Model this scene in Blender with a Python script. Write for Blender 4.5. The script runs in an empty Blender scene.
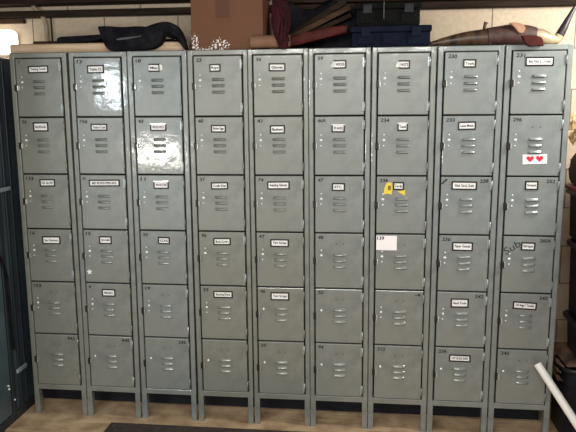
import bpy, bmesh, math, random
from mathutils import Vector, Matrix, Euler
random.seed(7)
S = bpy.context.scene
COL = S.collection

# ------------------------------------------------------------------ materials
def new_mat(name):
    m = bpy.data.materials.new(name); m.use_nodes = True
    nt = m.node_tree
    return m, nt, nt.nodes['Principled BSDF']

def plain(name, col, rough=.6, metal=0., spec=.5, emit=None, es=0.):
    m, nt, b = new_mat(name)
    b.inputs['Base Color'].default_value = (*col, 1)
    b.inputs['Roughness'].default_value = rough
    b.inputs['Metallic'].default_value = metal
    b.inputs['Specular IOR Level'].default_value = spec
    if emit:
        b.inputs['Emission Color'].default_value = (*emit, 1)
        b.inputs['Emission Strength'].default_value = es
    return m

def noisy(name, c1, c2, scale=8, rough=.6, metal=0., bump=0., bscale=60, detail=6, lo=.35, hi=.65, spec=.5, stretch=None, c3=None, s3=2.0):
    """two colours mixed by noise, optional large third-colour patches, optional fine bump"""
    m, nt, b = new_mat(name)
    N, L = nt.nodes, nt.links
    tc = N.new('ShaderNodeTexCoord')
    mp = N.new('ShaderNodeMapping')
    L.new(tc.outputs['Object'], mp.inputs['Vector'])
    if stretch: mp.inputs['Scale'].default_value = stretch
    nz = N.new('ShaderNodeTexNoise'); nz.inputs['Scale'].default_value = scale; nz.inputs['Detail'].default_value = detail
    L.new(mp.outputs[0], nz.inputs['Vector'])
    cr = N.new('ShaderNodeValToRGB')
    cr.color_ramp.elements[0].position = lo; cr.color_ramp.elements[0].color = (*c1, 1)
    cr.color_ramp.elements[1].position = hi; cr.color_ramp.elements[1].color = (*c2, 1)
    L.new(nz.outputs['Fac'], cr.inputs['Fac'])
    out = cr.outputs['Color']
    if c3:
        n3 = N.new('ShaderNodeTexNoise'); n3.inputs['Scale'].default_value = s3; n3.inputs['Detail'].default_value = 3
        L.new(tc.outputs['Object'], n3.inputs['Vector'])
        r3 = N.new('ShaderNodeValToRGB'); r3.color_ramp.elements[0].position = .45; r3.color_ramp.elements[1].position = .68
        L.new(n3.outputs['Fac'], r3.inputs['Fac'])
        mx = N.new('ShaderNodeMix'); mx.data_type = 'RGBA'
        L.new(r3.outputs['Color'], mx.inputs['Factor']); L.new(out, mx.inputs['A']); mx.inputs['B'].default_value = (*c3, 1)
        out = mx.outputs['Result']
    L.new(out, b.inputs['Base Color'])
    b.inputs['Roughness'].default_value = rough; b.inputs['Metallic'].default_value = metal
    b.inputs['Specular IOR Level'].default_value = spec
    if bump:
        n2 = N.new('ShaderNodeTexNoise'); n2.inputs['Scale'].default_value = bscale; n2.inputs['Detail'].default_value = 3
        L.new(mp.outputs[0], n2.inputs['Vector'])
        bp = N.new('ShaderNodeBump'); bp.inputs['Strength'].default_value = bump; bp.inputs['Distance'].default_value = .004
        L.new(n2.outputs['Fac'], bp.inputs['Height']); L.new(bp.outputs[0], b.inputs['Normal'])
    return m

PAINT = [
    noisy('paint_grey', (.180, .194, .178), (.240, .252, .232), 16, .42, .2, .16, 260, c3=(.222, .234, .206), s3=5),
    noisy('paint_olive', (.180, .188, .162), (.236, .244, .212), 16, .42, .2, .16, 260, c3=(.222, .228, .196), s3=5),
    noisy('paint_blue_grey', (.182, .204, .194), (.242, .264, .252), 16, .42, .2, .16, 260, c3=(.228, .242, .222), s3=5)]
for _m in PAINT:          # thin glossy lacquer, slightly wavy like pressed sheet steel
    _nt = _m.node_tree; _b = _nt.nodes['Principled BSDF']
    _b.inputs['Coat Weight'].default_value = .8; _b.inputs['Coat Roughness'].default_value = .10
    _tc = _nt.nodes.new('ShaderNodeTexCoord'); _n = _nt.nodes.new('ShaderNodeTexNoise'); _n.inputs['Scale'].default_value = 16; _n.inputs['Detail'].default_value = 4
    _nt.links.new(_tc.outputs['Object'], _n.inputs['Vector'])
    _bp = _nt.nodes.new('ShaderNodeBump'); _bp.inputs['Strength'].default_value = .22; _bp.inputs['Distance'].default_value = .006
    _nt.links.new(_n.outputs['Fac'], _bp.inputs['Height']); _nt.links.new(_bp.outputs[0], _b.inputs['Coat Normal'])
SHADE = plain('painted_shade', (.012, .013, .012), .9)  # near-black painted shade for shelves, louver slots and door gaps
STEEL = plain('bright_steel', (.80, .80, .76), .25, .6)
NICKEL = plain('nickel_stud', (.92, .92, .88), .30, .1)
HOLDER = plain('holder_black', (.018, .015, .012), .45, .3)
CARD = plain('white_card', (.86, .85, .82), .6)
INK = plain('black_ink', (.012, .012, .012), .7)
RED = plain('heart_red', (.66, .012, .04), .5)
YELLOW = plain('yellow_sticker', (.85, .62, .03), .6)
BLACK = noisy('black_fabric', (.006, .006, .008), (.014, .014, .017), 30, .85, 0, .3, 200, spec=.2)
BLACKPLASTIC = noisy('black_plastic', (.008, .008, .010), (.018, .018, .022), 20, .42, 0, .1, 120)
NAVY = noisy('navy_plastic', (.0035, .005, .013), (.006, .009, .022), 14, .75, 0, .1, 120)
DARKGREY = noisy('dark_grey_plastic', (.0035, .0035, .0035), (.006, .006, .0055), 14, .8, 0, .1, 120)
PINE = noisy('pine_wood', (.52, .36, .22), (.68, .50, .33), 6, .6, 0, .1, 60, stretch=(1.2, 12, 12))
BROWNWOOD = noisy('brown_wood', (.042, .022, .012), (.075, .042, .024), 5, .7, 0, .2, 60, stretch=(1.2, 10, 10))
DARKWOOD = noisy('dark_joist_wood', (.016, .010, .007), (.036, .022, .014), 5, .75, 0, .3, 40, stretch=(1, 10, 10))
MAROON = noisy('maroon_cloth', (.022, .005, .007), (.050, .011, .013), 20, .8, 0, .4, 90, spec=.2)
REDBROWN = noisy('red_brown_leather', (.040, .008, .007), (.082, .018, .014), 18, .6, 0, .3, 90)
KRAFT_TUBE = noisy('kraft_tube', (.20, .105, .06), (.25, .135, .08), 12, .8)
for _m in (BLACK, BLACKPLASTIC, NAVY, DARKGREY, DARKWOOD, BROWNWOOD, MAROON, REDBROWN):
    _m.node_tree.nodes['Principled BSDF'].inputs['Specular IOR Level'].default_value = .10
FLOORM = None

def floor_mat():
    m, nt, b = new_mat('worn_tan_floor'); N, L = nt.nodes, nt.links
    tc = N.new('ShaderNodeTexCoord')
    def nz(scale, det, st=None):
        n = N.new('ShaderNodeTexNoise'); n.inputs['Scale'].default_value = scale; n.inputs['Detail'].default_value = det
        if st:
            mp = N.new('ShaderNodeMapping'); mp.inputs['Scale'].default_value = st; mp.inputs['Rotation'].default_value = (0, 0, .5)
            L.new(tc.outputs['Object'], mp.inputs['Vector']); L.new(mp.outputs[0], n.inputs['Vector'])
        else: L.new(tc.outputs['Object'], n.inputs['Vector'])
        return n
    a = nz(9, 8); ra = N.new('ShaderNodeValToRGB')
    ra.color_ramp.elements[0].position = .33; ra.color_ramp.elements[0].color = (.30, .19, .105, 1)
    ra.color_ramp.elements[1].position = .68; ra.color_ramp.elements[1].color = (.58, .42, .25, 1)
    L.new(a.outputs['Fac'], ra.inputs['Fac'])
    c = nz(3, 4, (1, 5, 1)); rc = N.new('ShaderNodeValToRGB')
    rc.color_ramp.elements[0].position = .52; rc.color_ramp.elements[1].position = .75
    L.new(c.outputs['Fac'], rc.inputs['Fac'])
    mx = N.new('ShaderNodeMix'); mx.data_type = 'RGBA'
    L.new(rc.outputs['Color'], mx.inputs['Factor']); L.new(ra.outputs['Color'], mx.inputs['A']); mx.inputs['B'].default_value = (.66, .49, .29, 1)
    L.new(mx.outputs['Result'], b.inputs['Base Color'])
    b.inputs['Roughness'].default_value = .75
    bp = N.new('ShaderNodeBump'); bp.inputs['Strength'].default_value = .2; bp.inputs['Distance'].default_value = .004
    L.new(a.outputs['Fac'], bp.inputs['Height']); L.new(bp.outputs[0], b.inputs['Normal'])
    return m

def block_wall_mat():
    m, nt, b = new_mat('painted_block_wall'); N, L = nt.nodes, nt.links
    tc = N.new('ShaderNodeTexCoord'); sp = N.new('ShaderNodeSeparateXYZ'); cb = N.new('ShaderNodeCombineXYZ')
    L.new(tc.outputs['Object'], sp.inputs[0])
    ax = N.new('ShaderNodeMath'); ax.operation = 'ADD'; ax.inputs[1].default_value = 4.212 - .344 + .2106
    az = N.new('ShaderNodeMath'); az.operation = 'ADD'; az.inputs[1].default_value = 2.1 - 1.96
    L.new(sp.outputs['X'], ax.inputs[0]); L.new(sp.outputs['Z'], az.inputs[0])
    L.new(ax.outputs[0], cb.inputs['X']); L.new(az.outputs[0], cb.inputs['Y'])
    br = N.new('ShaderNodeTexBrick')
    br.offset = .5; br.offset_frequency = 2; br.squash = 1
    br.inputs['Scale'].default_value = 1; br.inputs['Brick Width'].default_value = .4212; br.inputs['Row Height'].default_value = .21
    br.inputs['Mortar Size'].default_value = .0035; br.inputs['Mortar Smooth'].default_value = .2
    br.inputs['Color1'].default_value = (.56, .42, .26, 1); br.inputs['Color2'].default_value = (.52, .39, .24, 1)
    br.inputs['Mortar'].default_value = (.17, .12, .075, 1)
    L.new(cb.outputs[0], br.inputs['Vector'])
    nz = N.new('ShaderNodeTexNoise'); nz.inputs['Scale'].default_value = 45; nz.inputs['Detail'].default_value = 5
    L.new(tc.outputs['Object'], nz.inputs['Vector'])
    mx = N.new('ShaderNodeMix'); mx.data_type = 'RGBA'; mx.blend_type = 'MULTIPLY'; mx.inputs['Factor'].default_value = .35
    L.new(br.outputs['Color'], mx.inputs['A']); L.new(nz.outputs['Fac'], mx.inputs['B'])
    hs = N.new('ShaderNodeHueSaturation'); hs.inputs['Saturation'].default_value = .8; hs.inputs['Value'].default_value = 1.15
    L.new(mx.outputs['Result'], hs.inputs['Color']); L.new(hs.outputs[0], b.inputs['Base Color'])
    b.inputs['Roughness'].default_value = .8
    bp = N.new('ShaderNodeBump'); bp.inputs['Strength'].default_value = .35; bp.inputs['Distance'].default_value = .004
    L.new(nz.outputs['Fac'], bp.inputs['Height']); L.new(bp.outputs[0], b.inputs['Normal'])
    return m

def cardboard_mat():
    """kraft board with a darker tape strip down the middle and pale torn specks along the lower edge"""
    m, nt, b = new_mat('kraft_cardboard'); N, L = nt.nodes, nt.links
    tc = N.new('ShaderNodeTexCoord'); sp = N.new('ShaderNodeSeparateXYZ'); L.new(tc.outputs['Object'], sp.inputs[0])
    nz = N.new('ShaderNodeTexNoise'); nz.inputs['Scale'].default_value = 9; nz.inputs['Detail'].default_value = 5
    L.new(tc.outputs['Object'], nz.inputs['Vector'])
    r = N.new('ShaderNodeValToRGB'); r.color_ramp.elements[0].color = (.125, .046, .018, 1); r.color_ramp.elements[1].color = (.165, .065, .027, 1)
    L.new(nz.outputs['Fac'], r.inputs['Fac'])
    def math_(op, a, bv, c=None):
        n = N.new('ShaderNodeMath'); n.operation = op
        for i, v in enumerate((a, bv, c)):
            if v is None: continue
            if isinstance(v, (int, float)): n.inputs[i].default_value = v
            else: L.new(v, n.inputs[i])
        return n.outputs[0]
    X, Zc = sp.outputs['X'], sp.outputs['Z']
    tape = math_('MULTIPLY', math_('LESS_THAN', math_('ABSOLUTE', math_('ADD', X, .02), 0), .036), math_('GREATER_THAN', Zc, .155))
    m1 = N.new('ShaderNodeMix'); m1.data_type = 'RGBA'
    L.new(math_('MULTIPLY', tape, .55), m1.inputs['Factor']); L.new(r.outputs[0], m1.inputs['A']); m1.inputs['B'].default_value = (.07, .027, .015, 1)
    vo = N.new('ShaderNodeTexNoise'); vo.inputs['Scale'].default_value = 95; vo.inputs['Detail'].default_value = 1
    L.new(tc.outputs['Object'], vo.inputs['Vector'])
    def blob(cx, cz, rx, rz):
        dx = math_('DIVIDE', math_('SUBTRACT', X, cx), rx); dz = math_('DIVIDE', math_('SUBTRACT', Zc, cz), rz)
        return math_('SUBTRACT', 1.0, math_('ADD', math_('MULTIPLY', dx, dx), math_('MULTIPLY', dz, dz)))
    w = math_('MAXIMUM', math_('MAXIMUM', blob(-.175, .028, .035, .062), blob(-.035, .022, .050, .042)), blob(-.085, .004, .10, .016))
    w = math_('MINIMUM', math_('MAXIMUM', w, 0), .6)
    thr = math_('SUBTRACT', .62, math_('MULTIPLY', w, .15))
    spk = math_('MULTIPLY', math_('GREATER_THAN', vo.outputs['Fac'], thr), math_('GREATER_THAN', w, .02))
    m2 = N.new('ShaderNodeMix'); m2.data_type = 'RGBA'
    L.new(spk, m2.inputs['Factor']); L.new(m1.outputs['Result'], m2.inputs['A']); m2.inputs['B'].default_value = (.85, .80, .72, 1)
    L.new(m2.outputs['Result'], b.inputs['Base Color']); b.inputs['Roughness'].default_value = .75
    return m

# ------------------------------------------------------------------ mesh helpers
def obj(name, bm, mats, parent=None, loc=(0, 0, 0), rot=(0, 0, 0), smooth=False):
    me = bpy.data.meshes.new(name)
    bmesh.ops.recalc_face_normals(bm, faces=bm.faces[:]) if not getattr(bm, 'keep', False) else None
    bm.to_mesh(me); bm.free()
    for m in (mats if isinstance(mats, (list, tuple)) else [mats]): me.materials.append(m)
    if smooth:
        for p in me.polygons: p.use_smooth = True
    return link(name, me, parent, loc, rot)

def link(name, me, parent=None, loc=(0, 0, 0), rot=(0, 0, 0)):
    o = bpy.data.objects.new(name, me); COL.objects.link(o)
    o.location = loc; o.rotation_euler = rot
    if parent: o.parent = parent
    return o

def thing(name, label, cat, loc=(0, 0, 0), rot=(0, 0, 0), group=None):
    o = bpy.data.objects.new(name, None); COL.objects.link(o)
    o.empty_display_size = .05
    o.location = loc; o.rotation_euler = rot
    return tag(o, label, cat, group)

def tag(o, label, cat, group=None):
    o['label'] = label; o['category'] = cat
    if group: o['group'] = group
    return o

def struct(name, bm, mats, loc=(0, 0, 0)):
    o = obj(name, bm, mats, None, loc); o['kind'] = 'structure'
    return o

def box(bm, x0, x1, y0, y1, z0, z1, mi=0, bev=0., seg=2):
    v = [bm.verts.new((x, y, z)) for z in (z0, z1) for y in (y0, y1) for x in (x0, x1)]
    fs = []
    for q in ((0, 2, 3, 1), (4, 5, 7, 6), (0, 1, 5, 4), (2, 6, 7, 3), (0, 4, 6, 2), (1, 3, 7, 5)):
        f = bm.faces.new([v[i] for i in q]); f.material_index = mi; fs.append(f)
    if bev:
        es = list({e for f in fs for e in f.edges})
        bmesh.ops.bevel(bm, geom=es, offset=bev, segments=seg, profile=.5, affect='EDGES', material=mi)
    return bm

def quad(bm, pts, mi=0):
    f = bm.faces.new([bm.verts.new(p) for p in pts]); f.material_index = mi
    return f

def tube(bm, path, radii, seg=14, mi=0, caps=True, flat=1.0):
    """a round bar of changing radius along a path of points"""
    P = [Vector(p) for p in path]
    if not isinstance(radii, (list, tuple)): radii = [radii] * len(P)
    rings = []; up = Vector((0, 1, 0))
    for i, p in enumerate(P):
        t = (P[min(i + 1, len(P) - 1)] - P[max(i - 1, 0)]).normalized()
        if abs(t.dot(up)) > .95: up = Vector((1, 0, 0)) if abs(t.x) < .9 else Vector((0, 0, 1))
        a = (up - t * up.dot(t)).normalized(); b2 = t.cross(a)
        rings.append([bm.verts.new(p + (a * math.cos(k * 2 * math.pi / seg) * flat + b2 * math.sin(k * 2 * math.pi / seg)) * radii[i]) for k in range(seg)])
    for i in range(len(P) - 1):
        for k in range(seg):
            f = bm.faces.new((rings[i][k], rings[i][(k + 1) % seg], rings[i + 1][(k + 1) % seg], rings[i + 1][k])); f.material_index = mi; f.smooth = True
    if caps:
        bm.faces.new(rings[0][::-1]).material_index = mi; bm.faces.new(rings[-1]).material_index = mi
    return bm

def spline(pts, n=6):
    """Catmull-Rom through the points (any dimension)"""
    out = []
    for i in range(len(pts) - 1):
        p0, p1, p2, p3 = pts[max(i - 1, 0)], pts[i], pts[i + 1], pts[min(i + 2, len(pts) - 1)]
        for k in range(n):
            t = k / n
            out.append(tuple(.5 * (2 * b + (c - a) * t + (2 * a - 5 * b + 4 * c - d) * t * t + (3 * b - a - 3 * c + d) * t ** 3) for a, b, c, d in zip(p0, p1, p2, p3)))
    out.append(tuple(pts[-1]))
    return out

def slab(bm, outline, y0, y1, bev=.01, mi=0, seg=3):
    """an outline in x, z given a thickness from y0 (front) to y1 (back) with rounded rims"""
    a = [bm.verts.new((x, y0, z)) for x, z in outline]; c = [bm.verts.new((x, y1, z)) for x, z in outline]
    n = len(a); fs = [bm.faces.new(a), bm.faces.new(c[::-1])]
    for i in range(n): fs.append(bm.faces.new((a[i], c[i], c[(i + 1) % n], a[(i + 1) % n])))
    for f in fs: f.material_index = mi
    if bev:
        es = list(set(fs[0].edges) | set(fs[1].edges))
        bmesh.ops.bevel(bm, geom=es, offset=bev, segments=seg, profile=.5, affect='EDGES', clamp_overlap=True, material=mi)
    return bm

_tx = {}
def text_tris(s, off=.028):
    """outline triangles of a string at unit font size, centred on the origin"""
    if (s, off) in _tx: return _tx[(s, off)]
    cu = bpy.data.curves.new('lettering', 'FONT'); cu.body = s; cu.resolution_u = 3; cu.offset = off
    o = bpy.data.objects.new('lettering', cu); COL.objects.link(o)
    bpy.context.view_layer.update()
    dg = bpy.context.evaluated_depsgraph_get()
    me = o.evaluated_get(dg).to_mesh()
    V = [v.co.copy() for v in me.vertices]; F = [tuple(p.vertices) for p in me.polygons]
    o.evaluated_get(dg).to_mesh_clear()
    bpy.data.objects.remove(o); bpy.data.curves.remove(cu)
    x0, x1 = min(v.x for v in V), max(v.x for v in V); y0, y1 = min(v.y for v in V), max(v.y for v in V)
    V = [((v.x - (x0 + x1) / 2), (v.y - (y0 + y1) / 2)) for v in V]
    _tx[(s, off)] = (V, F, x1 - x0, y1 - y0)
    return _tx[(s, off)]

def write(bm, s, cx, cz, y, mi, height=None, width=None, rot=0., shear=0., off=.028):
    V, F, w, h = text_tris(s, off)
    sz = height / .72 if height else 1.; sx = sz
    if width: sx = width / w
    ca, sa = math.cos(rot), math.sin(rot); vs = []
    for x, z in V:
        x, z = x * sx + shear * z * sz, z * sz
        vs.append(bm.verts.new((cx + ca * x - sa * z, y, cz + sa * x + ca * z)))
    for f in F:
        try: bm.faces.new([vs[i] for i in f]).material_index = mi
        except ValueError: pass

def disc(bm, cx, cz, y, rx, rz, mi, n=12, dome=.003):
    c = bm.verts.new((cx, y - dome, cz))
    r = [bm.verts.new((cx + rx * math.cos(i * 2 * math.pi / n), y, cz + rz * math.sin(i * 2 * math.pi / n))) for i in range(n)]
    for i in range(n): bm.faces.new((c, r[i], r[(i + 1) % n])).material_index = mi

# ------------------------------------------------------------------ camera and light
CAMLOC = Vector((1.7842, -3.2445, 1.6766))
cd = bpy.data.cameras.new('camera'); cam = bpy.data.objects.new('camera', cd); COL.objects.link(cam)
cam.location = CAMLOC; cam.rotation_euler = (1.40433, .00668, .11207)
cd.sensor_fit = 'HORIZONTAL'; cd.sensor_width = 36; cd.lens = 41.152; cd.clip_start = .02
S.camera = cam

def area(name, loc, target, size, power, col=(1, 1, 1), sy=None):
    l = bpy.data.lights.new(name, 'AREA'); l.energy = power; l.color = col; l.size = size
    if sy: l.shape = 'RECTANGLE'; l.size_y = sy
    o = bpy.data.objects.new(name, l); COL.objects.link(o); o.location = loc
    o.rotation_euler = (Vector(target) - Vector(loc)).to_track_quat('-Z', 'Y').to_euler()
    return o
area('window_light', (-.47, -2.6, 1.835), (.53, 0, 1.77), .13, 9, (.82, .92, 1.0), .26)
area('lamp_light', (-.05, -2.6, 1.27), (.77, 0, 1.45), .36, 10, (1.0, .95, .86), .16)
area('ceiling_light', (1.6, -2.7, 2.42), (1.6, 0, .7), 1.8, 74, (1.0, .97, .92), .5)
area('ceiling_light', (3.30, -.40, 2.36), (3.0, .42, 1.75), .4, 42, (1.0, .97, .92))
w = bpy.data.worlds.new('world'); S.world = w; w.use_nodes = True
w.node_tree.nodes['Background'].inputs[0].default_value = (.92, .96, 1.0, 1)
w.node_tree.nodes['Background'].inputs[1].default_value = .95
S.view_settings.view_transform = 'Standard'
S.view_settings.exposure = 0

# ------------------------------------------------------------------ the room
FLOORM = floor_mat(); WALLM = block_wall_mat()
struct('floor', box(bmesh.new(), -1.4, 4.4, -5.0, .55, -.05, 0), FLOORM)
struct('wall_back', box(bmesh.new(), -1.4, 4.4, .42, .55, 0, 2.5), WALLM)
struct('wall_left', box(bmesh.new(), -1.5, -1.4, -3.2, .55, 0, 2.5), WALLM)
struct('wall_right', box(bmesh.new(), 4.4, 4.5, -3.2, .55, 0, 2.5), WALLM)
struct('ceiling', box(bmesh.new(), -1.4, 4.4, -3.2, .55, 2.5, 2.56), DARKWOOD)
struct('trim_1', box(bmesh.new(), -1.4, 4.4, .37, .42, 2.172, 2.205, bev=.003), DARKWOOD)        # ledger under the joists
struct('trim_2', box(bmesh.new(), 1.30, 4.4, .33, .42, 2.2055, 2.46, bev=.003), DARKWOOD)
struct('trim_3', box(bmesh.new(), -1.4, 1.28, .30, .42, 2.232, 2.46, bev=.003), DARKWOOD)
struct('trim_4', box(bmesh.new(), -1.4, -.115, .385, .42, 2.142, 2.165, bev=.003), BROWNWOOD)
struct('trim_5', box(bmesh.new(), -.05, 2.74, .193, .212, 0, .1435), plain('navy_strip', (.006, .007, .014), .7))  # dark navy strip under the lockers, between front and back legs
for i in range(8):
    struct('trim_%d' % (6 + i), box(bmesh.new(), -1.0 + i * .7, -.955 + i * .7, -3.2, .29, 2.34, 2.499), DARKWOOD)

# ------------------------------------------------------------------ lockers
ZK = [1.9209, 1.6252, 1.3336, 1.0448, .7578, .467, .1749]
COLS = [(.1496, -.0003), (.451, .0052), (.762, .0021), (1.0755, -.0015), (1.3773, -.0042), (1.6759, -.0039), (1.9764, -.0012), (2.2824, .001), (2.5889, .0027)]
CPAINT = [1, 0, 2, 1, 1, 0, 0, 2, 2]
UW, UD, UT = .2945, .305, 1.9475
DW = .2475
# label frames: (column, row): (centre x, centre z, width, height) measured from the door's centre
TAGS = {(0, 0): (.002, .091, .108, .037, 'Training Towels'), (0, 1): (-.005, .097, .082, .047, 'BANDAGES'), (0, 2): (.01, .099, .084, .039, 'NO GLUES'), (0, 3): (.011, .083, .1, .043, 'Hair Ornaments'),
 (1, 0): (-.008, .088, .088, .041, 'Table Cl.'), (1, 1): (-.005, .094, .088, .036, 'Texture Tools'), (1, 2): (.009, .1, .165, .036, 'MISC MOVING PIPING BOX'), (1, 3): (0, .088, .068, .042, 'Jewels'), (1, 4): (.004, .093, .074, .041, 'MASKS'),
 (2, 0): (-.012, .091, .058, .04, 'Misc'), (2, 1): (-.002, .094, .084, .04, 'WOOD WICK'), (2, 2): (.002, .093, .080, .043, 'WOOD CASE'), (2, 3): (.006, .091, .063, .038, 'ICONS'),
 (3, 0): (-.012, .087, .056, .038, 'Rope'), (3, 1): (-.002, .085, .076, .038, 'Easter Eggs'), (3, 2): (-.004, .09, .088, .037, 'Craft Kits'), (3, 3): (.002, .091, .091, .038, 'Book Covers'), (3, 4): (0, .1, .102, .038, 'Electrical Parts'),
 (4, 0): (-.002, .086, .082, .039, 'Gloves'), (4, 1): (-.004, .081, .075, .042, 'Baskets'), (4, 2): (-.003, .094, .113, .041, 'Reading Glasses'), (4, 3): (-.001, .088, .095, .041, 'Yarn Scraps'), (4, 4): (-.003, .098, .097, .043, 'Yarn Scraps'),
 (5, 0): (.003, .096, .062, .041, 'WICKS'), (5, 1): (-.005, .086, .065, .041, 'STAKES'), (5, 2): (-.003, .088, .065, .04, 'ETC.'),
 (6, 0): (.002, .091, .054, .04, 'NUTS'), (6, 1): (0, .092, .05, .041, 'Tools'), (6, 2): (-.014, .095, .054, .04, 'Cards'),
 (7, 0): (-.006, .092, .06, .039, 'Tools'), (7, 1): (-.007, .096, .084, .04, 'Latex Molds'), (7, 2): (-.009, .099, .121, .042, 'Wash Tub & Cloths'), (7, 3): (-.006, .086, .1, .045, 'Paper Goods'), (7, 4): (-.009, .087, .088, .047, 'Hand Tools'), (7, 5): (.002, .089, .107, .038, 'HOT GLUE & GUNS'),
 (8, 0): (.001, .097, .128, .042, 'Bed Pans & Urinals'), (8, 2): (-.003, .102, .062, .044, 'Soaps'), (8, 3): (-.003, .092, .067, .041, 'Straps'), (8, 4): (-.003, .082, .115, .039, 'Oil Rags / Towels')}
BENT = {(2, 0), (5, 0), (6, 0)}            # holders bent out of shape, bright bare metal at one side
BRIGHTTOP = {(5, 1), (6, 1), (2, 2), (2, 1)}
# marker numbers: (column, row): (text, side)
NUMS = {(0, 0): ('7', 'l'), (1, 0): ('13', 'l'), (2, 0): ('18', 'l'), (3, 0): ('23', 'l'), (4, 0): ('36', 'l'), (5, 0): ('39', 'l'), (7, 0): ('230', 'l'), (8, 0): ('231', 'l'),
 (0, 1): ('56', 'l'), (1, 1): ('156', 'l'), (2, 1): ('43', 'l'), (3, 1): ('40', 'l'), (4, 1): ('41', 'l'), (5, 1): ('46A', 'l'), (6, 1): ('234', 'l'), (7, 1): ('233', 'l'), (8, 1): ('296', 'l'),
 (0, 2): ('133', 'l'), (1, 2): ('N', 'l'), (2, 2): ('11', 'l'), (3, 2): ('37', 'l'), (4, 2): ('74', 'l'), (5, 2): ('47', 'l'), (6, 2): ('236', 'l'), (7, 2): ('238', 'r'), (8, 2): ('252', 'r'),
 (0, 3): ('16', 'l'), (1, 3): ('15', 'l'), (2, 3): ('20', 'l'), (3, 3): ('96', 'l'), (4, 3): ('47', 'l'), (5, 3): ('48', 'l'), (7, 3): ('236', 'l'), (8, 3): ('260A', 'r'),
 (0, 4): ('153', 'l'), (1, 4): ('4', 'l'), (2, 4): ('19', 'l'), (3, 4): ('33', 'l'), (4, 4): ('46', 'l'), (5, 4): ('50', 'l'), (6, 4): ('-4', 'r'), (7, 4): ('242', 'r'), (8, 4): ('242', 'r'),
 (0, 5): ('842', 'r'), (1, 5): ('845', 'r'), (2, 5): ('246', 'r'), (4, 5): ('50', 'l'), (5, 5): ('94', 'l'), (6, 5): ('212', 'l'), (7, 5): ('236', 'l'), (8, 5): ('245', 'l')}

def louver(bm, cx, cz, w=.066, h=.0125, d=.0085):
    """a pressed hood: sealed at the top and ends, its lower lip closed by a face painted dark"""
    x0, x1, zt, zb = cx - w / 2, cx + w / 2, cz + h / 2, cz - h / 2
    xi0, xi1 = x0 + .007, x1 - .007
    n = 4; up = []; 
    rows = []
    for i in range(n + 1):
        t = i / n; dep = d * math.sin(t * math.pi / 2); z = zt - (zt - zb) * t
        e = 1 if i else 0
        rows.append([bm.verts.new(p) for p in ((x0, 0, z), (xi0, -dep, z), (xi1, -dep, z), (x1, 0, z))])
    for i in range(n):
        for k in range(3):
            f = bm.faces.new((rows[i][k], rows[i][k + 1], rows[i + 1][k + 1], rows[i + 1][k])); f.smooth = k == 1
    f = bm.faces.new(rows[n]); f.material_index = 1
    # shadow line below the lip, painted as a near-black strip
    y = -.0004
    quad(bm, [(x0 + .004, y, zb), (x1 - .004, y, zb), (x1 - .006, y, zb - .0026), (x0 + .006, y, zb - .0026)], 1)

def handle_mesh(big):
    bm = bmesh.new()
    box(bm, -.014, -.001, -.0055, .003, -.017, .017, 0, .0015)               # recessed keeper
    if big: box(bm, -.012, .003, -.016, -.003, -.017, .014, 0, .004)           # dark pull
    box(bm, .003, .0075, -.012, .002, -.014, .013, 1, .0015)                # bright lever lip
    return bm
def mesh_of(name, bm, mats):
    me = bpy.data.meshes.new(name); bmesh.ops.recalc_face_normals(bm, faces=bm.faces[:]); bm.to_mesh(me); bm.free()
    for m in mats: me.materials.append(m)
    return me
DULL = plain('dull_lever', (.42, .42, .38), .4, .4)
LATCH = {0: mesh_of('latch', handle_mesh(False), [HOLDER, STEEL]), 1: mesh_of('latch', handle_mesh(True), [HOLDER, STEEL]), 2: mesh_of('latch', handle_mesh(False), [HOLDER, DULL])}
def hinge_mesh(p):
    bm = bmesh.new()
    tube(bm, [(0, -.003, -.022), (0, -.003, .022)], .0036, 10)
    box(bm, -.009, 0, -.0015, .0015, -.022, .022)
    return mesh_of('hinge', bm, [p])
HINGE = [hinge_mesh(p) for p in (PAINT + [plain('hinge_light', (.38, .42, .42), .3, .4)])]

def base_x(c, z): return COLS[c][0] + COLS[c][1] * z
def edge(c, s):
    """half width of a column on one side: up to the neighbour less a hairline, never more than the sheet allows"""
    n = c + s
    if n < 0 or n > 8: return .1515
    gap = min(abs(base_x(n, z) - base_x(c, z)) for z in (0., 1.95))
    return min(.1515, gap / 2 - .0006)

def make_frame(c, z_off=0):
    """one open-fronted cabinet shell: sides, back, top, bottom, shelves and the face stiles and rails"""
    bm = bmesh.new(); hl, hr = edge(c, -1), edge(c, 1); q = DW / 2 + .0015
    box(bm, -hl, -q, 0, .022, .145, UT, 0, .0045, 3)            # left stile
    box(bm, q, hr, 0, .022, .145, UT, 0, .0045, 3)             # right stile
    box(bm, -q - .003, q + .003, .001, .022, ZK[0] + .0005, UT - .0005, 0, .004)     # top rail
    box(bm, -q - .003, q + .003, .001, .022, .145, ZK[6] - .0005, 0, .003)          # bottom rail
    box(bm, -hl + .001, -hl + .004, .02, UD, .145, UT - .002)
    box(bm, hr - .004, hr - .001, .02, UD, .145, UT - .002)
    box(bm, -hl + .004, hr - .004, UD - .003, UD, .145, UT - .002)
    box(bm, -hl + .001, hr - .001, .021, UD, UT - .004, UT - .001)
    box(bm, -hl + .001, hr - .001, .021, UD, .145, .148)
    for k in range(1, 6): box(bm, -hl + .004, hr - .004, .03, UD - .004, ZK[k] - .0015, ZK[k] + .0015, 1)
    # added near-black sheet: painted shade for the gaps round the doors
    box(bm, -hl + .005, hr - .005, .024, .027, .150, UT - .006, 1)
    return bm

def door_tilt(c, r):
    """doors hang a little out of true"""
    if (c, r) in ((8, 1), (6, 3)): return (0, 0)
    a = random.uniform(-.003, .003); b = random.uniform(-.004, .004)
    return (a, b)

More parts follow.
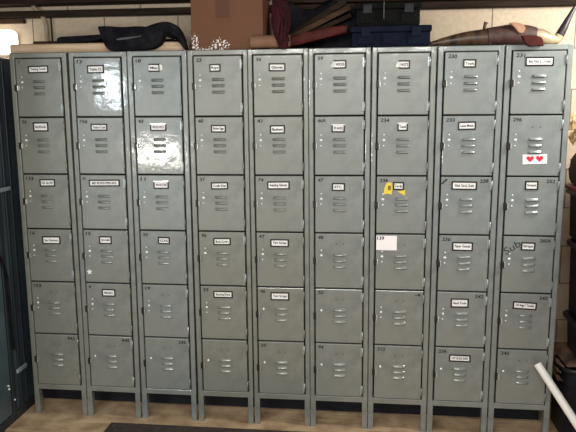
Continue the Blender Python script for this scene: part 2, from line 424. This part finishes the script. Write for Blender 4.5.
LLAB = ['gray locker column beside the dark blue cabinet, under the slim black strap',
 'gray locker column with a white star mark on its fourth door',
 'gray locker column with bright glare on its second door, under the black bag',
 'gray locker column under the left part of the brown cardboard box',
 'gray locker column directly under the hanging maroon cloth',
 'gray locker column under the red-brown leather case, three lower doors without label',
 'gray locker column with a yellow torn sticker and a white paper note',
 'gray locker column with a label frame on all six doors',
 'gray locker column with a card of two red hearts on its second door']

for c, (cx, lean) in enumerate(COLS):
    P = PAINT[CPAINT[c]]
    root = thing('locker', LLAB[c], 'locker', (cx, 0, 0), (0, lean, 0), 'row of gray six-door locker columns')
    obj('frame', make_frame(c), [P, SHADE], root)
    for sx in (-1, 1):
        for yy in (0, UD - .04):
            bm = bmesh.new()
            h = edge(c, sx); xa, xb = (-h + .001, -h + .0285) if sx < 0 else (h - .0285, h - .001)
            box(bm, xa, xb, yy + .0005, yy + .004, 0, .150, 0, .001)                     # front flange of the angle leg
            s0 = (xb - .003, xb) if (sx < 0) else (xa, xa + .003)
            box(bm, s0[0], s0[1], yy + .003, yy + .036, 0, .150, 0, .001)
            box(bm, xa - .0005, xb + .0005, yy, yy + .036, 0, .003, 0)
            obj('leg', bm, P, root)
    for r in range(6):
        zt, zb = ZK[r] - .0036, ZK[r + 1] + .0036
        zc = (zt + zb) / 2; hh = (zt - zb) / 2; hw = DW / 2 - .0048
        rx, rz = door_tilt(c, r)
        bm = bmesh.new()
        box(bm, -hw, hw, 0, .016, -hh, hh, 0, .003, 2)
        for k in range(3): louver(bm, .003, .033 - k * .0305)
        # studs beside the latch
        full = r < 4 or (r == 4 and c not in (4, 5))
        if (c, r) != (0, 5):
            if full:
                disc(bm, -.0885, .054, 0, .0036, .0036, 2)
                if not (c in (3, 5) and r == 3): disc(bm, -.0895, .001, 0, .0036, .0036, 2)
            disc(bm, -.0888, .0285, 0, .0068 if r < 4 else .0052, .0055, 2)
        if (c, r) not in TAGS:
            for dx in (-.018, .018): disc(bm, dx + .004, .088, -.0002, .0028, .0028, 3, 8, .0005)
        if (c, r) in NUMS:
            s, side = NUMS[(c, r)]
            wd = .0135 * len(s)
            write(bm, s, (-hw + .014 + wd / 2) if side == 'l' else (hw - .014 - wd / 2), hh - .019, -.0006, 3, .0165, wd, random.uniform(-.08, .08), .12)
        if (c, r) == (8, 3):
            write(bm, 'Sub', -.078, .086, -.0006, 3, .036, .085, .62, .1, 0.)
        if (c, r) == (7, 2):
            write(bm, '/', -.104, .118, -.0006, 3, .030, .022, -.35, 0); write(bm, 'V', -.094, .126, -.0006, 3, .009, .012, 2.4, 0)
        if (c, r) == (1, 3):       # white star mark
            pts = []
            for i in range(10):
                rr = .017 if i % 2 == 0 else .0075; a = i * math.pi / 5 + .5
                pts.append((-.096 + rr * math.cos(a), -.0006, -.085 + rr * math.sin(a)))
            quad(bm, pts, 2)
        if (c, r) == (6, 2):       # remains of a yellow sticker
            quad(bm, [(x, -.0006, z) for x, z in ((-.086, .052), (-.082, .085), (-.070, .112), (-.045, .110), (-.042, .080), (-.048, .052), (-.066, .058))], 4)
            quad(bm, [(x, -.0006, z) for x, z in ((-.020, .068), (.018, .076), (.018, .048))], 4)
            write(bm, '8', -.058, .085, -.0010, 3, .022, .014)
        door = obj('door', bm, [P, SHADE, NICKEL, INK, YELLOW], root, (0, -.004, zc), (rx, 0, rz))
        # latch on the free edge, hinges on the other
        lk = LATCH[1 if c >= 7 and r < 4 or c == 6 and r in (1, 2) else (2 if r >= 3 and c < 6 else 0)]
        link('latch', lk, door, (-.1155, 0, 0), (0, 0, 0))
        for s in (-1, 1):
            link('hinge', HINGE[3 if (r + c) % 3 == 0 or c in (5, 7) else CPAINT[c]], door, (hw + .0015, 0, s * (hh - .040)), (0, 0, 0))
        if (c, r) in TAGS:
            lx, lz, lw, lh, txt = TAGS[(c, r)]
            bm = bmesh.new(); t = .0068
            x0, x1, z0, z1 = -lw / 2, lw / 2, -lh / 2, lh / 2
            top = 2 if (c, r) in BRIGHTTOP else 0
            box(bm, x0, x1, -.0035, 0, z1 - t, z1, top, .001); box(bm, x0, x1, -.0035, 0, z0, z0 + t, 0, .001)
            side = 4 if (c, r) in BENT else 0
            box(bm, x0, x0 + t, -.0035, 0, z0 + t, z1 - t, side, .001); box(bm, x1 - t, x1, -.0035, 0, z0 + t, z1 - t, 0, .001)
            if (c, r) in BENT:
                sx = -1 if c > 2 else 1
                quad(bm, [(sx * (lw / 2 + a), -.001 - b, z) for a, b, z in ((0, .003, z1 - .004), (.012, .0, z1 - .006), (.015, .002, z0 + .010), (0, .004, z0 + .006))], 4)
            quad(bm, [(x0 + t, -.0016, z0 + t), (x1 - t, -.0016, z0 + t), (x1 - t, -.0016, z1 - t), (x0 + t, -.0016, z1 - t)], 1)
            write(bm, txt, 0, 0, -.0020, 3, .0125, min((lw - 2 * t) * .86, .0085 * len(txt) + .004))
            hd = obj('label_holder', bm, [HOLDER, CARD, STEEL, INK, DULL], door, (lx, -.0003, lz), (0, random.uniform(-.02, .02) if (c, r) != (8, 4) else .05, 0))

# paper stuck on doors
def on_door(c, r, lx, lz, y):
    zc = (ZK[r] + ZK[r + 1]) / 2 + lz
    return (COLS[c][0] + COLS[c][1] * zc + lx, y, zc)
bm = bmesh.new(); W2, H2 = .056, .023
box(bm, -W2, W2, 0, .0008, -H2, H2)
for hx in (-.022, .022):
    pts = []
    for i in range(28):
        t = i * 2 * math.pi / 28
        x = 16 * math.sin(t) ** 3; z = 13 * math.cos(t) - 5 * math.cos(2 * t) - 2 * math.cos(3 * t) - math.cos(4 * t)
        pts.append((hx + x * .00108, -.0004, z * .00105 + .002))
    quad(bm, pts, 1)
tag(obj('heart_card', bm, [CARD, RED], None, on_door(8, 1, .0043, -.0624, -.0062), (0, -.03, 0)), 'white card with two red hearts stuck on a door of the rightmost locker column', 'card')
bm = bmesh.new()
box(bm, -.0505, .0505, 0, .0008, -.0365, .0365)
write(bm, '139', -.029, .024, -.0006, 1, .017, .034)
tag(obj('paper_note', bm, [plain('note_paper', (.93, .88, .88), .6), INK], None, on_door(6, 3, -.0672, .0977, -.0062), (0, 0, 0)), 'blank white paper note numbered 139 on the corner of a locker door', 'note')

# ------------------------------------------------------------------ things on top of the lockers
TOP = 1.9482
bm = bmesh.new(); box(bm, -.040, .908, .076, .185, TOP + .0005, 1.998, 0, .012, 3)
tag(obj('wood_plank', bm, PINE), 'pale pine plank lying along the tops of the three left lockers', 'plank')
bm = bmesh.new(); box(bm, .03, .80, .195, .28, TOP + .0005, 2.022, 0, .004)
tag(obj('wood_plank', bm, BROWNWOOD), 'brown timber lying behind the pale pine plank on the left lockers', 'plank')

bm = bmesh.new()   # flat black strap pouch
o1 = [(.232, 2.006), (.238, 1.997), (.30, 1.995), (.37, 1.999), (.46, 2.012), (.52, 2.030), (.52, 2.040), (.42, 2.034), (.33, 2.031), (.255, 2.029), (.238, 2.022)]
slab(bm, [(x - .022, z + .0035) for x, z in o1], .09, .15, .008)
tag(obj('strap_pouch', bm, BLACK, smooth=True), 'slim black padded strap with a rounded left end, lying on the pale plank', 'strap')

root = thing('shoulder_bag', 'large black fabric bag with an arched strap, slumped left of the cardboard box', 'bag', (.69, .06, TOP))
bm = bmesh.new()
o2 = spline([(.470, 2.070), (.53, 2.069), (.60, 2.064), (.68, 2.066), (.76, 2.058), (.80, 2.040), (.795, 2.0), (.76, 1.968), (.71, 1.956), (.62, 1.952), (.525, 1.953), (.50, 1.985), (.482, 2.03), (.470, 2.070)], 3)[:-1]
slab(bm, [(x - .69, z - TOP) for x, z in o2], -.056, .013, .020)
obj('bag_body', bm, BLACK, root, smooth=True)
bm = bmesh.new()
o3 = spline([(.70, 2.058), (.76, 2.078), (.825, 2.086), (.87, 2.063), (.895, 2.02), (.914, 1.955), (.902, 1.955), (.878, 1.99), (.855, 2.005), (.825, 2.010), (.78, 2.03), (.72, 2.03), (.70, 2.058)], 3)[:-1]
slab(bm, [(x - .69, z - TOP) for x, z in o3], -.048, .010, .012)
obj('strap', bm, BLACK, root, smooth=True)
bm = bmesh.new()
slab(bm, [(x - .69, z - TOP) for x, z in ((.565, 2.008), (.60, 2.013), (.67, 2.018), (.695, 2.022), (.69, 2.016), (.62, 2.004), (.57, 2.0))], -.0595, -.052, .001)
z = obj('zip_opening', bm, plain('zip_grey', (.05, .05, .05), .6), root); z['label'] = 'gray slit of the zip opening'

BOXM = cardboard_mat()
root = thing('cardboard_box', 'tall brown cardboard box with dark tape and white torn specks along its foot', 'box', (1.111, .06, TOP))
bm = bmesh.new()
box(bm, -.180, .180, 0, .25, 0, .262, 0, .003)
obj('carton', bm, BOXM, root)
for s in (-1, 1):
    bm = bmesh.new(); 
    if s < 0: box(bm, -.178, .178, 0, .122, 0, .003)
    else: box(bm, -.178, .178, -.122, 0, 0, .003)
    obj('flap', bm, BOXM, root, (0, .001 if s < 0 else .249, .2625), (.03 if s < 0 else -.03, 0, 0))
bm = bmesh.new()   # cardboard tube in front of the box
tube(bm, [(1.237, .022, 1.983), (1.43, .030, 1.985)], .030, 24, caps=False)
tube(bm, [(1.237, .022, 1.983), (1.43, .030, 1.985)], .025, 24, caps=False)
for i in range(24): pass
tag(obj('cardboard_tube', bm, KRAFT_TUBE), 'tan cardboard tube lying in front of the right corner of the cardboard box', 'tube')

bm = bmesh.new()   # maroon cloth hanging over the edge
o4 = spline([(1.352, 2.165), (1.425, 2.165), (1.438, 2.085), (1.436, 2.04), (1.417, 1.995), (1.424, 1.952), (1.385, 1.946), (1.368, 1.985), (1.352, 2.03), (1.345, 2.08), (1.352, 2.165)], 3)[:-1]
slab(bm, o4, -.040, -.010, .012)
for i, (a, b) in enumerate(((1.372, 2.14), (1.405, 2.13), (1.388, 2.10))):
    tube(bm, spline([(a, -.036, b), (a + .012, -.046, b - .06), (a + .004, -.046, b - .12), (a + .002, -.034, b - .15)], 4), .008, 8)
tag(obj('cloth_bundle', bm, MAROON, smooth=True), 'dark maroon folded cloth hanging over the edge beside the cardboard tube', 'cloth')
bm = bmesh.new()
slab(bm, [(1.405, 1.957), (1.46, 1.966), (1.60, 1.998), (1.70, 2.020), (1.705, 2.055), (1.60, 2.048), (1.50, 2.022), (1.405, 2.004)], .03, .10, .012)
tag(obj('leather_case', bm, REDBROWN, smooth=True), 'long red-brown leather case sloping up from the cardboard tube to the navy bin', 'case')
def lean_board(a, b, wd, mat, lab, y):
    a, b = Vector((a[0], y, a[1])), Vector((b[0], y, b[1])); d = (b - a).normalized(); n = Vector((-d.z, 0, d.x)) * wd / 2
    bm = bmesh.new()
    slab(bm, [((a + n).x, (a + n).z), ((a - n).x, (a - n).z), ((b - n).x, (b - n).z), ((b + n).x, (b + n).z)], y, y + .02, .004)
    tag(obj('wooden_slat', bm, mat), lab, 'slat', 'dark slats leaning behind the red-brown case')
lean_board((1.345, 1.972), (1.715, 2.150), .026, BROWNWOOD, 'brown slat leaning highest above the red-brown case', .11)
lean_board((1.36, 1.962), (1.72, 2.115), .022, DARKWOOD, 'dark slat just above the red-brown case, below the brown slat', .135)
lean_board((1.345, 1.978), (1.69, 2.185), .030, DARKWOOD, 'dark thick slat rising behind the brown slat', .155)
random.seed(3)
bm = bmesh.new()   # heap of dark tarpaulin behind
nx, nz_ = 22, 10; g = []
for i in range(nx + 1):
    row = []
    for j in range(nz_ + 1):
        x = 1.335 + .70 * i / nx; tt = j / nz_; ang = tt * math.pi
        hgt = .225 + .02 * math.sin(i * .9) + .012 * random.uniform(-1, 1)
        row.append(bm.verts.new((x, .235 - .05 * math.cos(ang) + .008 * random.uniform(-1, 1), TOP + .002 + hgt * math.sin(ang))))
    g.append(row)
for i in range(nx):
    for j in range(nz_): bm.faces.new((g[i][j], g[i + 1][j], g[i + 1][j + 1], g[i][j + 1]))
bm.faces.new(g[0][::-1]); bm.faces.new(g[-1])
tag(obj('tarpaulin', bm, BLACK, smooth=True), 'crumpled black tarpaulin heaped behind the slats and bins', 'tarpaulin')

def bin_thing(name, label, cat, cx, y0, z0, w, d, h, mat, latchmat, rim=.012):
    root = thing(name, label, cat, (cx, y0, z0))
    bm = bmesh.new(); hw = w / 2
    slope = .006
    box(bm, -hw + slope, hw - slope, .006, d - .006, 0, h - .03, 0, .008)
    for x in (-hw * .62, 0, hw * .62): box(bm, x - .05 * w - .02, x + .05 * w + .02, .0, .008, .012, h - .035, 0, .003)
    obj('tub', bm, mat, root)
    bm = bmesh.new(); box(bm, -hw, hw, 0, d, h - .03, h, 0, .006)
    box(bm, -hw + .03, hw - .03, .02, d - .02, h - .002, h + .0, 0)
    obj('lid', bm, mat, root)
    for s in (-1, 1):
        bm = bmesh.new(); box(bm, -.022, .022, -.008, .003, -.026, .018, 0, .003)
        obj('latch', bm, latchmat, root, (s * hw * .62, 0, h - .026))
    return root
bin_thing('storage_bin', 'navy blue plastic storage bin on top of the lockers, beneath the black crate', 'bin', 1.912, .035, TOP + .0015, .385, .145, .100, NAVY, plain('navy_latch', (.006, .009, .020), .7, 0, .1))
r2 = bin_thing('tool_case', 'black plastic case stacked on the navy blue bin', 'case', 1.897, .045, TOP + .1025, .315, .13, .108, DARKGREY, BLACKPLASTIC)
bm = bmesh.new(); box(bm, -.002, .002, -.012, .002, -.03, .05, 0, .0008)
o = obj('clasp', bm, plain('clasp_grey', (.06, .06, .05), .5, .3), r2, (-.02, .0, .06)); o['label'] = 'thin gray clasp'

# mounted steer horns with a leather-wrapped middle
HORN_L = noisy('horn_olive_brown', (.022, .013, .009), (.10, .055, .026), 11, .4, 0, .1, 60, stretch=(3, 1, 1))
HORN_R = noisy('horn_pale', (.16, .12, .07), (.42, .33, .20), 14, .4, 0, .1, 60)
WRAP = noisy('dark_leather', (.034, .015, .010), (.085, .040, .028), 22, .6, 0, .4, 80)
root = thing('steer_horns', 'pair of long steer horns with leather-wrapped middle, lying on the two rightmost lockers', 'horns', (2.45, .07, TOP))
def loc_(p): return (p[0] - 2.45, p[1] - .07, p[2] - TOP)
ps = spline([(2.100, .075, 1.962, .010), (2.19, .07, 1.975, .024), (2.28, .07, 1.985, .034), (2.38, .07, 1.990, .040)], 6)
bm = bmesh.new(); tube(bm, [loc_(p) for p in ps], [p[3] for p in ps], 18); obj('horn', bm, HORN_L, root)
ps = spline([(2.365, .07, 1.991, .041), (2.42, .07, 1.996, .044), (2.48, .07, 2.000, .048), (2.545, .07, 1.996, .046), (2.585, .07, 1.990, .041)], 6)
bm = bmesh.new(); tube(bm, [loc_(p) for p in ps], [p[3] for p in ps], 18)
tube(bm, [loc_(p) for p in ((2.350, .065, 2.025), (2.352, .065, 2.042), (2.358, .066, 2.058))], [.008, .007, .010], 8)
obj('leather_wrap', bm, WRAP, root)
bm = bmesh.new()
slab(bm, [(x - 2.45, z - TOP) for x, z in spline([(2.455, 2.048), (2.50, 2.047), (2.527, 2.028), (2.520, 2.004), (2.500, 2.002), (2.48, 2.026), (2.455, 2.048)], 3)[:-1]], -.058, -.042, .004)
o = obj('leather_flap', bm, noisy('tan_leather', (.30, .15, .075), (.40, .22, .12), 30, .6), root); o['label'] = 'tan leather flap'
bm = bmesh.new()
slab(bm, [(x - 2.45, z - TOP) for x, z in spline([(2.505, 1.985), (2.56, 1.985), (2.595, 1.972), (2.603, 1.938), (2.585, 1.944), (2.555, 1.937), (2.53, 1.945), (2.505, 1.985)], 3)[:-1]], -.100, -.0735, .006)
o = obj('hanging_flap', bm, REDBROWN, root); o['label'] = 'red-brown leather end drooping over the locker edge'
ps = spline([(2.575, .07, 1.990, .042), (2.62, .07, 1.983, .037), (2.66, .07, 1.974, .026), (2.685, .07, 1.975, .022), (2.697, .07, 1.992, .022)], 6)
bm = bmesh.new(); tube(bm, [loc_(p) for p in ps], [p[3] for p in ps], 18); o = obj('horn', bm, HORN_R, root); o['label'] = 'pale base of the right horn'
ps = spline([(2.694, .07, 1.986, .021), (2.712, .07, 2.022, .019), (2.735, .07, 2.072, .013), (2.757, .07, 2.115, .008), (2.775, .07, 2.140, .002)], 6)
bm = bmesh.new(); tube(bm, [loc_(p) for p in ps], [p[3] for p in ps], 16); o = obj('horn_tip', bm, plain('dark_horn', (.030, .022, .024), .35), root); o['label'] = 'dark pointed horn tip'

# ------------------------------------------------------------------ left: dark blue cabinet, lamp, pipe
CAB = noisy('dark_blue_steel', (.055, .085, .105), (.10, .145, .17), 6, .42, .2, .15, 40, c3=(.05, .068, .08), s3=3)
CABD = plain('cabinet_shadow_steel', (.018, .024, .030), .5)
RAILM = plain('worn_rail_steel', (.30, .37, .40), .4, .2)
root = thing('steel_cabinet', 'tall dark blue steel cabinet standing left of the lockers', 'cabinet', (-.066, -.35, 0))
bm = bmesh.new(); box(bm, -.60, -.012, -.60, .70, .02, 1.93, 0, .006)
obj('carcass', bm, [CAB], root)
bm = bmesh.new()
for y0, y1 in ((-.58, .235), ):
    box(bm, -.012, -.003, y0, y1, .05, 1.90, 0, .003)
obj('side_panel', bm, CAB, root)
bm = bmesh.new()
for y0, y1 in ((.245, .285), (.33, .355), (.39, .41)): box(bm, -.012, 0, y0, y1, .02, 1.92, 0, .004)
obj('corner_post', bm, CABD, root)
for zz, ya, yb, hh in ((1.256, -.2, .375, .011), (.262, .30, .40, .012)):
    bm = bmesh.new(); box(bm, -.004, .008, ya, yb, zz - hh, zz + hh, 0, .003); o = obj('rail', bm, RAILM, root); o['label'] = 'worn gray rail across the cabinet side'
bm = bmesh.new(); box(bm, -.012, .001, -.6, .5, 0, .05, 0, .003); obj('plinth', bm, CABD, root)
bm = bmesh.new()
for y, zz in ((.21, .99), (.21, .22), (.215, .20), (.26, .12), (.22, 1.243)): tube(bm, [(-.006, y, zz), (.004, y, zz)], .005, 8)
obj('rivet', bm, NICKEL, root)
bm = bmesh.new()
tube(bm, spline([(.012, .13, 1.02), (.012, .2, .93), (.012, .255, .82), (.012, .265, .68), (.012, .275, .4)], 5), .007, 8)
tag(obj('hanging_strap', bm, BLACK, None, (-.066, -.35, 0)), 'black strap hanging down the side of the dark blue cabinet', 'strap')

root = thing('wall_lamp', 'glowing white wall lamp above the dark blue cabinet at the top left', 'lamp', (-.25, .42, 2.035))
bm = bmesh.new(); box(bm, -.17, .09, -.035, 0, -.05, .05, 0, .006); obj('lamp_base', bm, plain('lamp_base_white', (.6, .58, .52), .5), root)
bm = bmesh.new(); box(bm, -.2, .108, -.11, -.032, -.066, .066, 0, .032, 5)
obj('diffuser', bm, plain('lamp_glow', (1, .97, .9), .5, 0, .5, (1, .95, .84), 4.5), root, smooth=True)

bm = bmesh.new()
tube(bm, spline([(-.085, .385, 2.34), (-.05, .385, 2.235), (-.012, .385, 2.192), (.012, .385, 2.155), (.020, .385, 2.10), (.020, .385, 2.0), (.020, .385, 1.6), (.020, .385, .002)], 5), .012, 12)
tag(obj('conduit_pipe', bm, noisy('pipe_beige', (.30, .23, .14), (.40, .31, .20), 20, .5)), 'beige conduit pipe bending down the wall behind the left lockers', 'pipe')
bm = bmesh.new()
tube(bm, spline([(.046, .392, 2.17), (.046, .395, 2.05), (.046, .395, 1.6), (.046, .395, .002)], 4), .005, 8)
tag(obj('black_cable', bm, BLACKPLASTIC), 'thin black cable running down the wall beside the beige conduit pipe', 'cable')

# ------------------------------------------------------------------ right: stacked totes, foliage, pipe
def tote(label, z0, z1, x0, x1, y0, y1, lid=None, group='black totes stacked right of the lockers'):
    root = thing('storage_tote', label, 'tote', ((x0 + x1) / 2, (y0 + y1) / 2, z0), (0, 0, 0), group)
    hx, hy, h = (x1 - x0) / 2, (y1 - y0) / 2, z1 - z0
    bm = bmesh.new()
    def ring(ex, ey, z, r):
        out = []
        for qx, qy, a0 in ((1, 1, 0), (-1, 1, 90), (-1, -1, 180), (1, -1, 270)):
            for k in range(5):
                a = math.radians(a0 + k * 22.5); out.append(bm.verts.new((qx * (ex - r) + r * math.cos(a), qy * (ey - r) + r * math.sin(a), z)))
        return out
    t = .022
    R = [ring(hx - t - .015, hy - t - .015, 0, .04), ring(hx - t - .003, hy - t - .003, .015, .05), ring(hx - t + .004, hy - t + .004, h - .012, .05), ring(hx - t + .004, hy - t + .004, h, .05),
         ring(hx - t - .0, hy - t - .0, h, .05), ring(hx - t - .008, hy - t - .008, .02, .045)]
    for a, b in zip(R, R[1:]):
        for i in range(20): bm.faces.new((a[i], a[(i + 1) % 20], b[(i + 1) % 20], b[i])).smooth = True
    bm.faces.new(R[0][::-1]); bm.faces.new(R[-1])
    obj('tub', bm, BLACKPLASTIC, root)
    bm = bmesh.new()
    A = [ring(hx, hy, h - .020, .06), ring(hx, hy, h - .002, .06), ring(hx - .006, hy - .006, h + .002, .055), ring(hx - .018, hy - .018, h + .001, .05)]
    B = ring(hx - .016, hy - .016, h - .020, .05)
    for a, b in list(zip(A, A[1:])) + [(B, A[0]), (A[3], B)]:
        for i in range(20): bm.faces.new((a[i], a[(i + 1) % 20], b[(i + 1) % 20], b[i])).smooth = True
    obj('rim', bm, plain('rim_black', (.014, .014, .016), .3, 0, .3), root)
    if lid:
        bm = bmesh.new(); box(bm, -hx - .006, hx + .006, -hy - .006, hy + .006, 0, .022, 0, .007)
        o = obj('lid', bm, lid, root, (0, 0, h + .0025)); 
    return root
tote('widest black tote on the floor at the bottom of the stack, holding brown sacking', 0, .398, 2.775, 3.25, -.09, .25)
tote('low black tote second from the bottom of the stack, above the brown sacking', .452, .640, 2.80, 3.22, -.30, .14)
tote('black tote third from the bottom of the stack, under the red-lidded one', .643, 1.005, 2.80, 3.22, -.30, .16)
t = tote('black tote with a dark red lid, highest of the stack', 1.008, 1.255, 2.80, 3.22, -.26, .22, plain('dark_red_lid', (.14, .012, .02), .4))
SACK = noisy('brown_sacking', (.045, .024, .014), (.17, .095, .055), 16, .8, 0, .6, 60)
random.seed(11)
root = thing('sacking', 'crumpled brown sacking spilling over the edge of the lowest tote', 'sack', (3.0, .08, .401))
bm = bmesh.new(); g = []
n1, n2 = 22, 20
for i in range(n1 + 1):
    row = []
    for j in range(n2 + 1):
        u, v = i / n1 * 2 - 1, j / n2 * 2 - 1
        e = max(abs(u), abs(v))
        x = u * .215; y = v * .155
        zz = .045 - .02 * e ** 4 + .007 * math.sin(9 * u + 5 * v) * (1 - e) + .003 * random.uniform(-1, 1)
        if e > .99: zz = .012
        row.append(bm.verts.new((x, y, min(zz, .0485))))
    g.append(row)
for i in range(n1):
    for j in range(n2): bm.faces.new((g[i][j], g[i + 1][j], g[i + 1][j + 1], g[i][j + 1]))
obj('folded_cloth', bm, SACK, root, smooth=True)
for k, (y0, y1, zz) in enumerate(((-.16, .15, .0), (-.12, .12, -.045), (-.15, .05, -.075))):
    bm = bmesh.new()
    tube(bm, spline([(-.205, y1, .030 + zz * .1), (-.232, (y0 * .2 + y1 * .8), .018 + zz), (-.234, (y0 + y1) / 2, -.002 + zz), (-.232, y0, .014 + zz)], 6), [.010 + .005 * math.sin(i) for i in range(19)], 8, flat=.5)
    obj('fold', bm, SACK, root, smooth=True)

GARB = noisy('dark_olive_cloth', (.022, .016, .012), (.065, .045, .030), 12, .8, 0, .5, 50)
bm = bmesh.new()
slab(bm, spline([(2.825, 1.284), (3.18, 1.284), (3.20, 1.36), (3.15, 1.44), (3.0, 1.465), (2.86, 1.45), (2.815, 1.38), (2.825, 1.284)], 4)[:-1], -.16, .20, .05)
tag(obj('cloth_sack', bm, GARB, smooth=True), 'dark olive cloth sack sitting on the red-lidded tote', 'sack')
LEAFM = noisy('dry_gold_leaf', (.50, .30, .11), (.92, .70, .38), 25, .6, 0, .2, 60)
random.seed(5)
root = thing('dried_bouquet', 'bunch of dried golden leaves on the dark olive sack right of the lockers', 'dried plant', (2.98, .06, 1.478))
bm = bmesh.new()
for i in range(420):
    a = random.uniform(0, 2 * math.pi); rr = random.random() ** .5
    p = Vector((rr * math.cos(a) * .17, rr * math.sin(a) * .13, random.random() * .19 * (1 - .45 * rr * rr)))
    if random.random() < .35: p.x = -.17 + random.uniform(0, .07); p.z = random.uniform(.01, .15)
    s = random.uniform(.014, .034); e = Euler((random.uniform(-1.3, 1.3), random.uniform(-1.3, 1.3), random.uniform(0, 6.3))).to_matrix()
    pts = [(-s, 0, 0), (-.3 * s, .45 * s, .25 * s), (.5 * s, .32 * s, .2 * s), (s, 0, -.25 * s), (.5 * s, -.32 * s, .2 * s), (-.3 * s, -.45 * s, .25 * s)]
    vs = [bm.verts.new(p + e @ Vector(q)) for q in pts]
    bm.faces.new((vs[0], vs[1], vs[2], vs[3])); bm.faces.new((vs[0], vs[3], vs[4], vs[5]))
obj('leaves', bm, LEAFM, root)
bm = bmesh.new()
for i in range(7):
    a = i * .9; tube(bm, spline([(0, 0, .0), (.04 * math.cos(a), .03 * math.sin(a), .05), (.11 * math.cos(a), .08 * math.sin(a), .10)], 3), .003, 6)
obj('stem', bm, BROWNWOOD, root)

# white plastic pipe leaning on the last locker
bm = bmesh.new()
a, b = Vector((2.655, -.040, .410)), Vector((2.912, -.262, .021))
tube(bm, [a, a.lerp(b, .5), b], .0195, 24, caps=False)
d = (b - a).normalized()
tube(bm, [a, a.lerp(b, .5), b], .0165, 24, caps=False)
# annular ends
for P_ in (a, b):
    up = Vector((0, 1, 0)); u1 = (up - d * up.dot(d)).normalized(); u2 = d.cross(u1)
    for k in range(24):
        t0, t1 = k * math.pi / 12, (k + 1) * math.pi / 12
        quad(bm, [P_ + (u1 * math.cos(t) + u2 * math.sin(t)) * r for t, r in ((t0, .0195), (t1, .0195), (t1, .0165), (t0, .0165))])
tag(obj('plastic_pipe', bm, plain('white_pvc', (.95, .92, .85), .35)), 'white plastic pipe leaning against the rightmost locker', 'pipe')

bm = bmesh.new(); box(bm, .462, 1.62, -.62, -.074, .0005, .008, 0, .002)
tag(obj('floor_mat', bm, noisy('dark_brown_mat', (.035, .024, .020), (.060, .042, .035), 40, .9, 0, .4, 200), None, (0, 0, 0), (0, 0, 0)), 'dark brown mat lying on the tan floor in front of the lockers', 'mat')
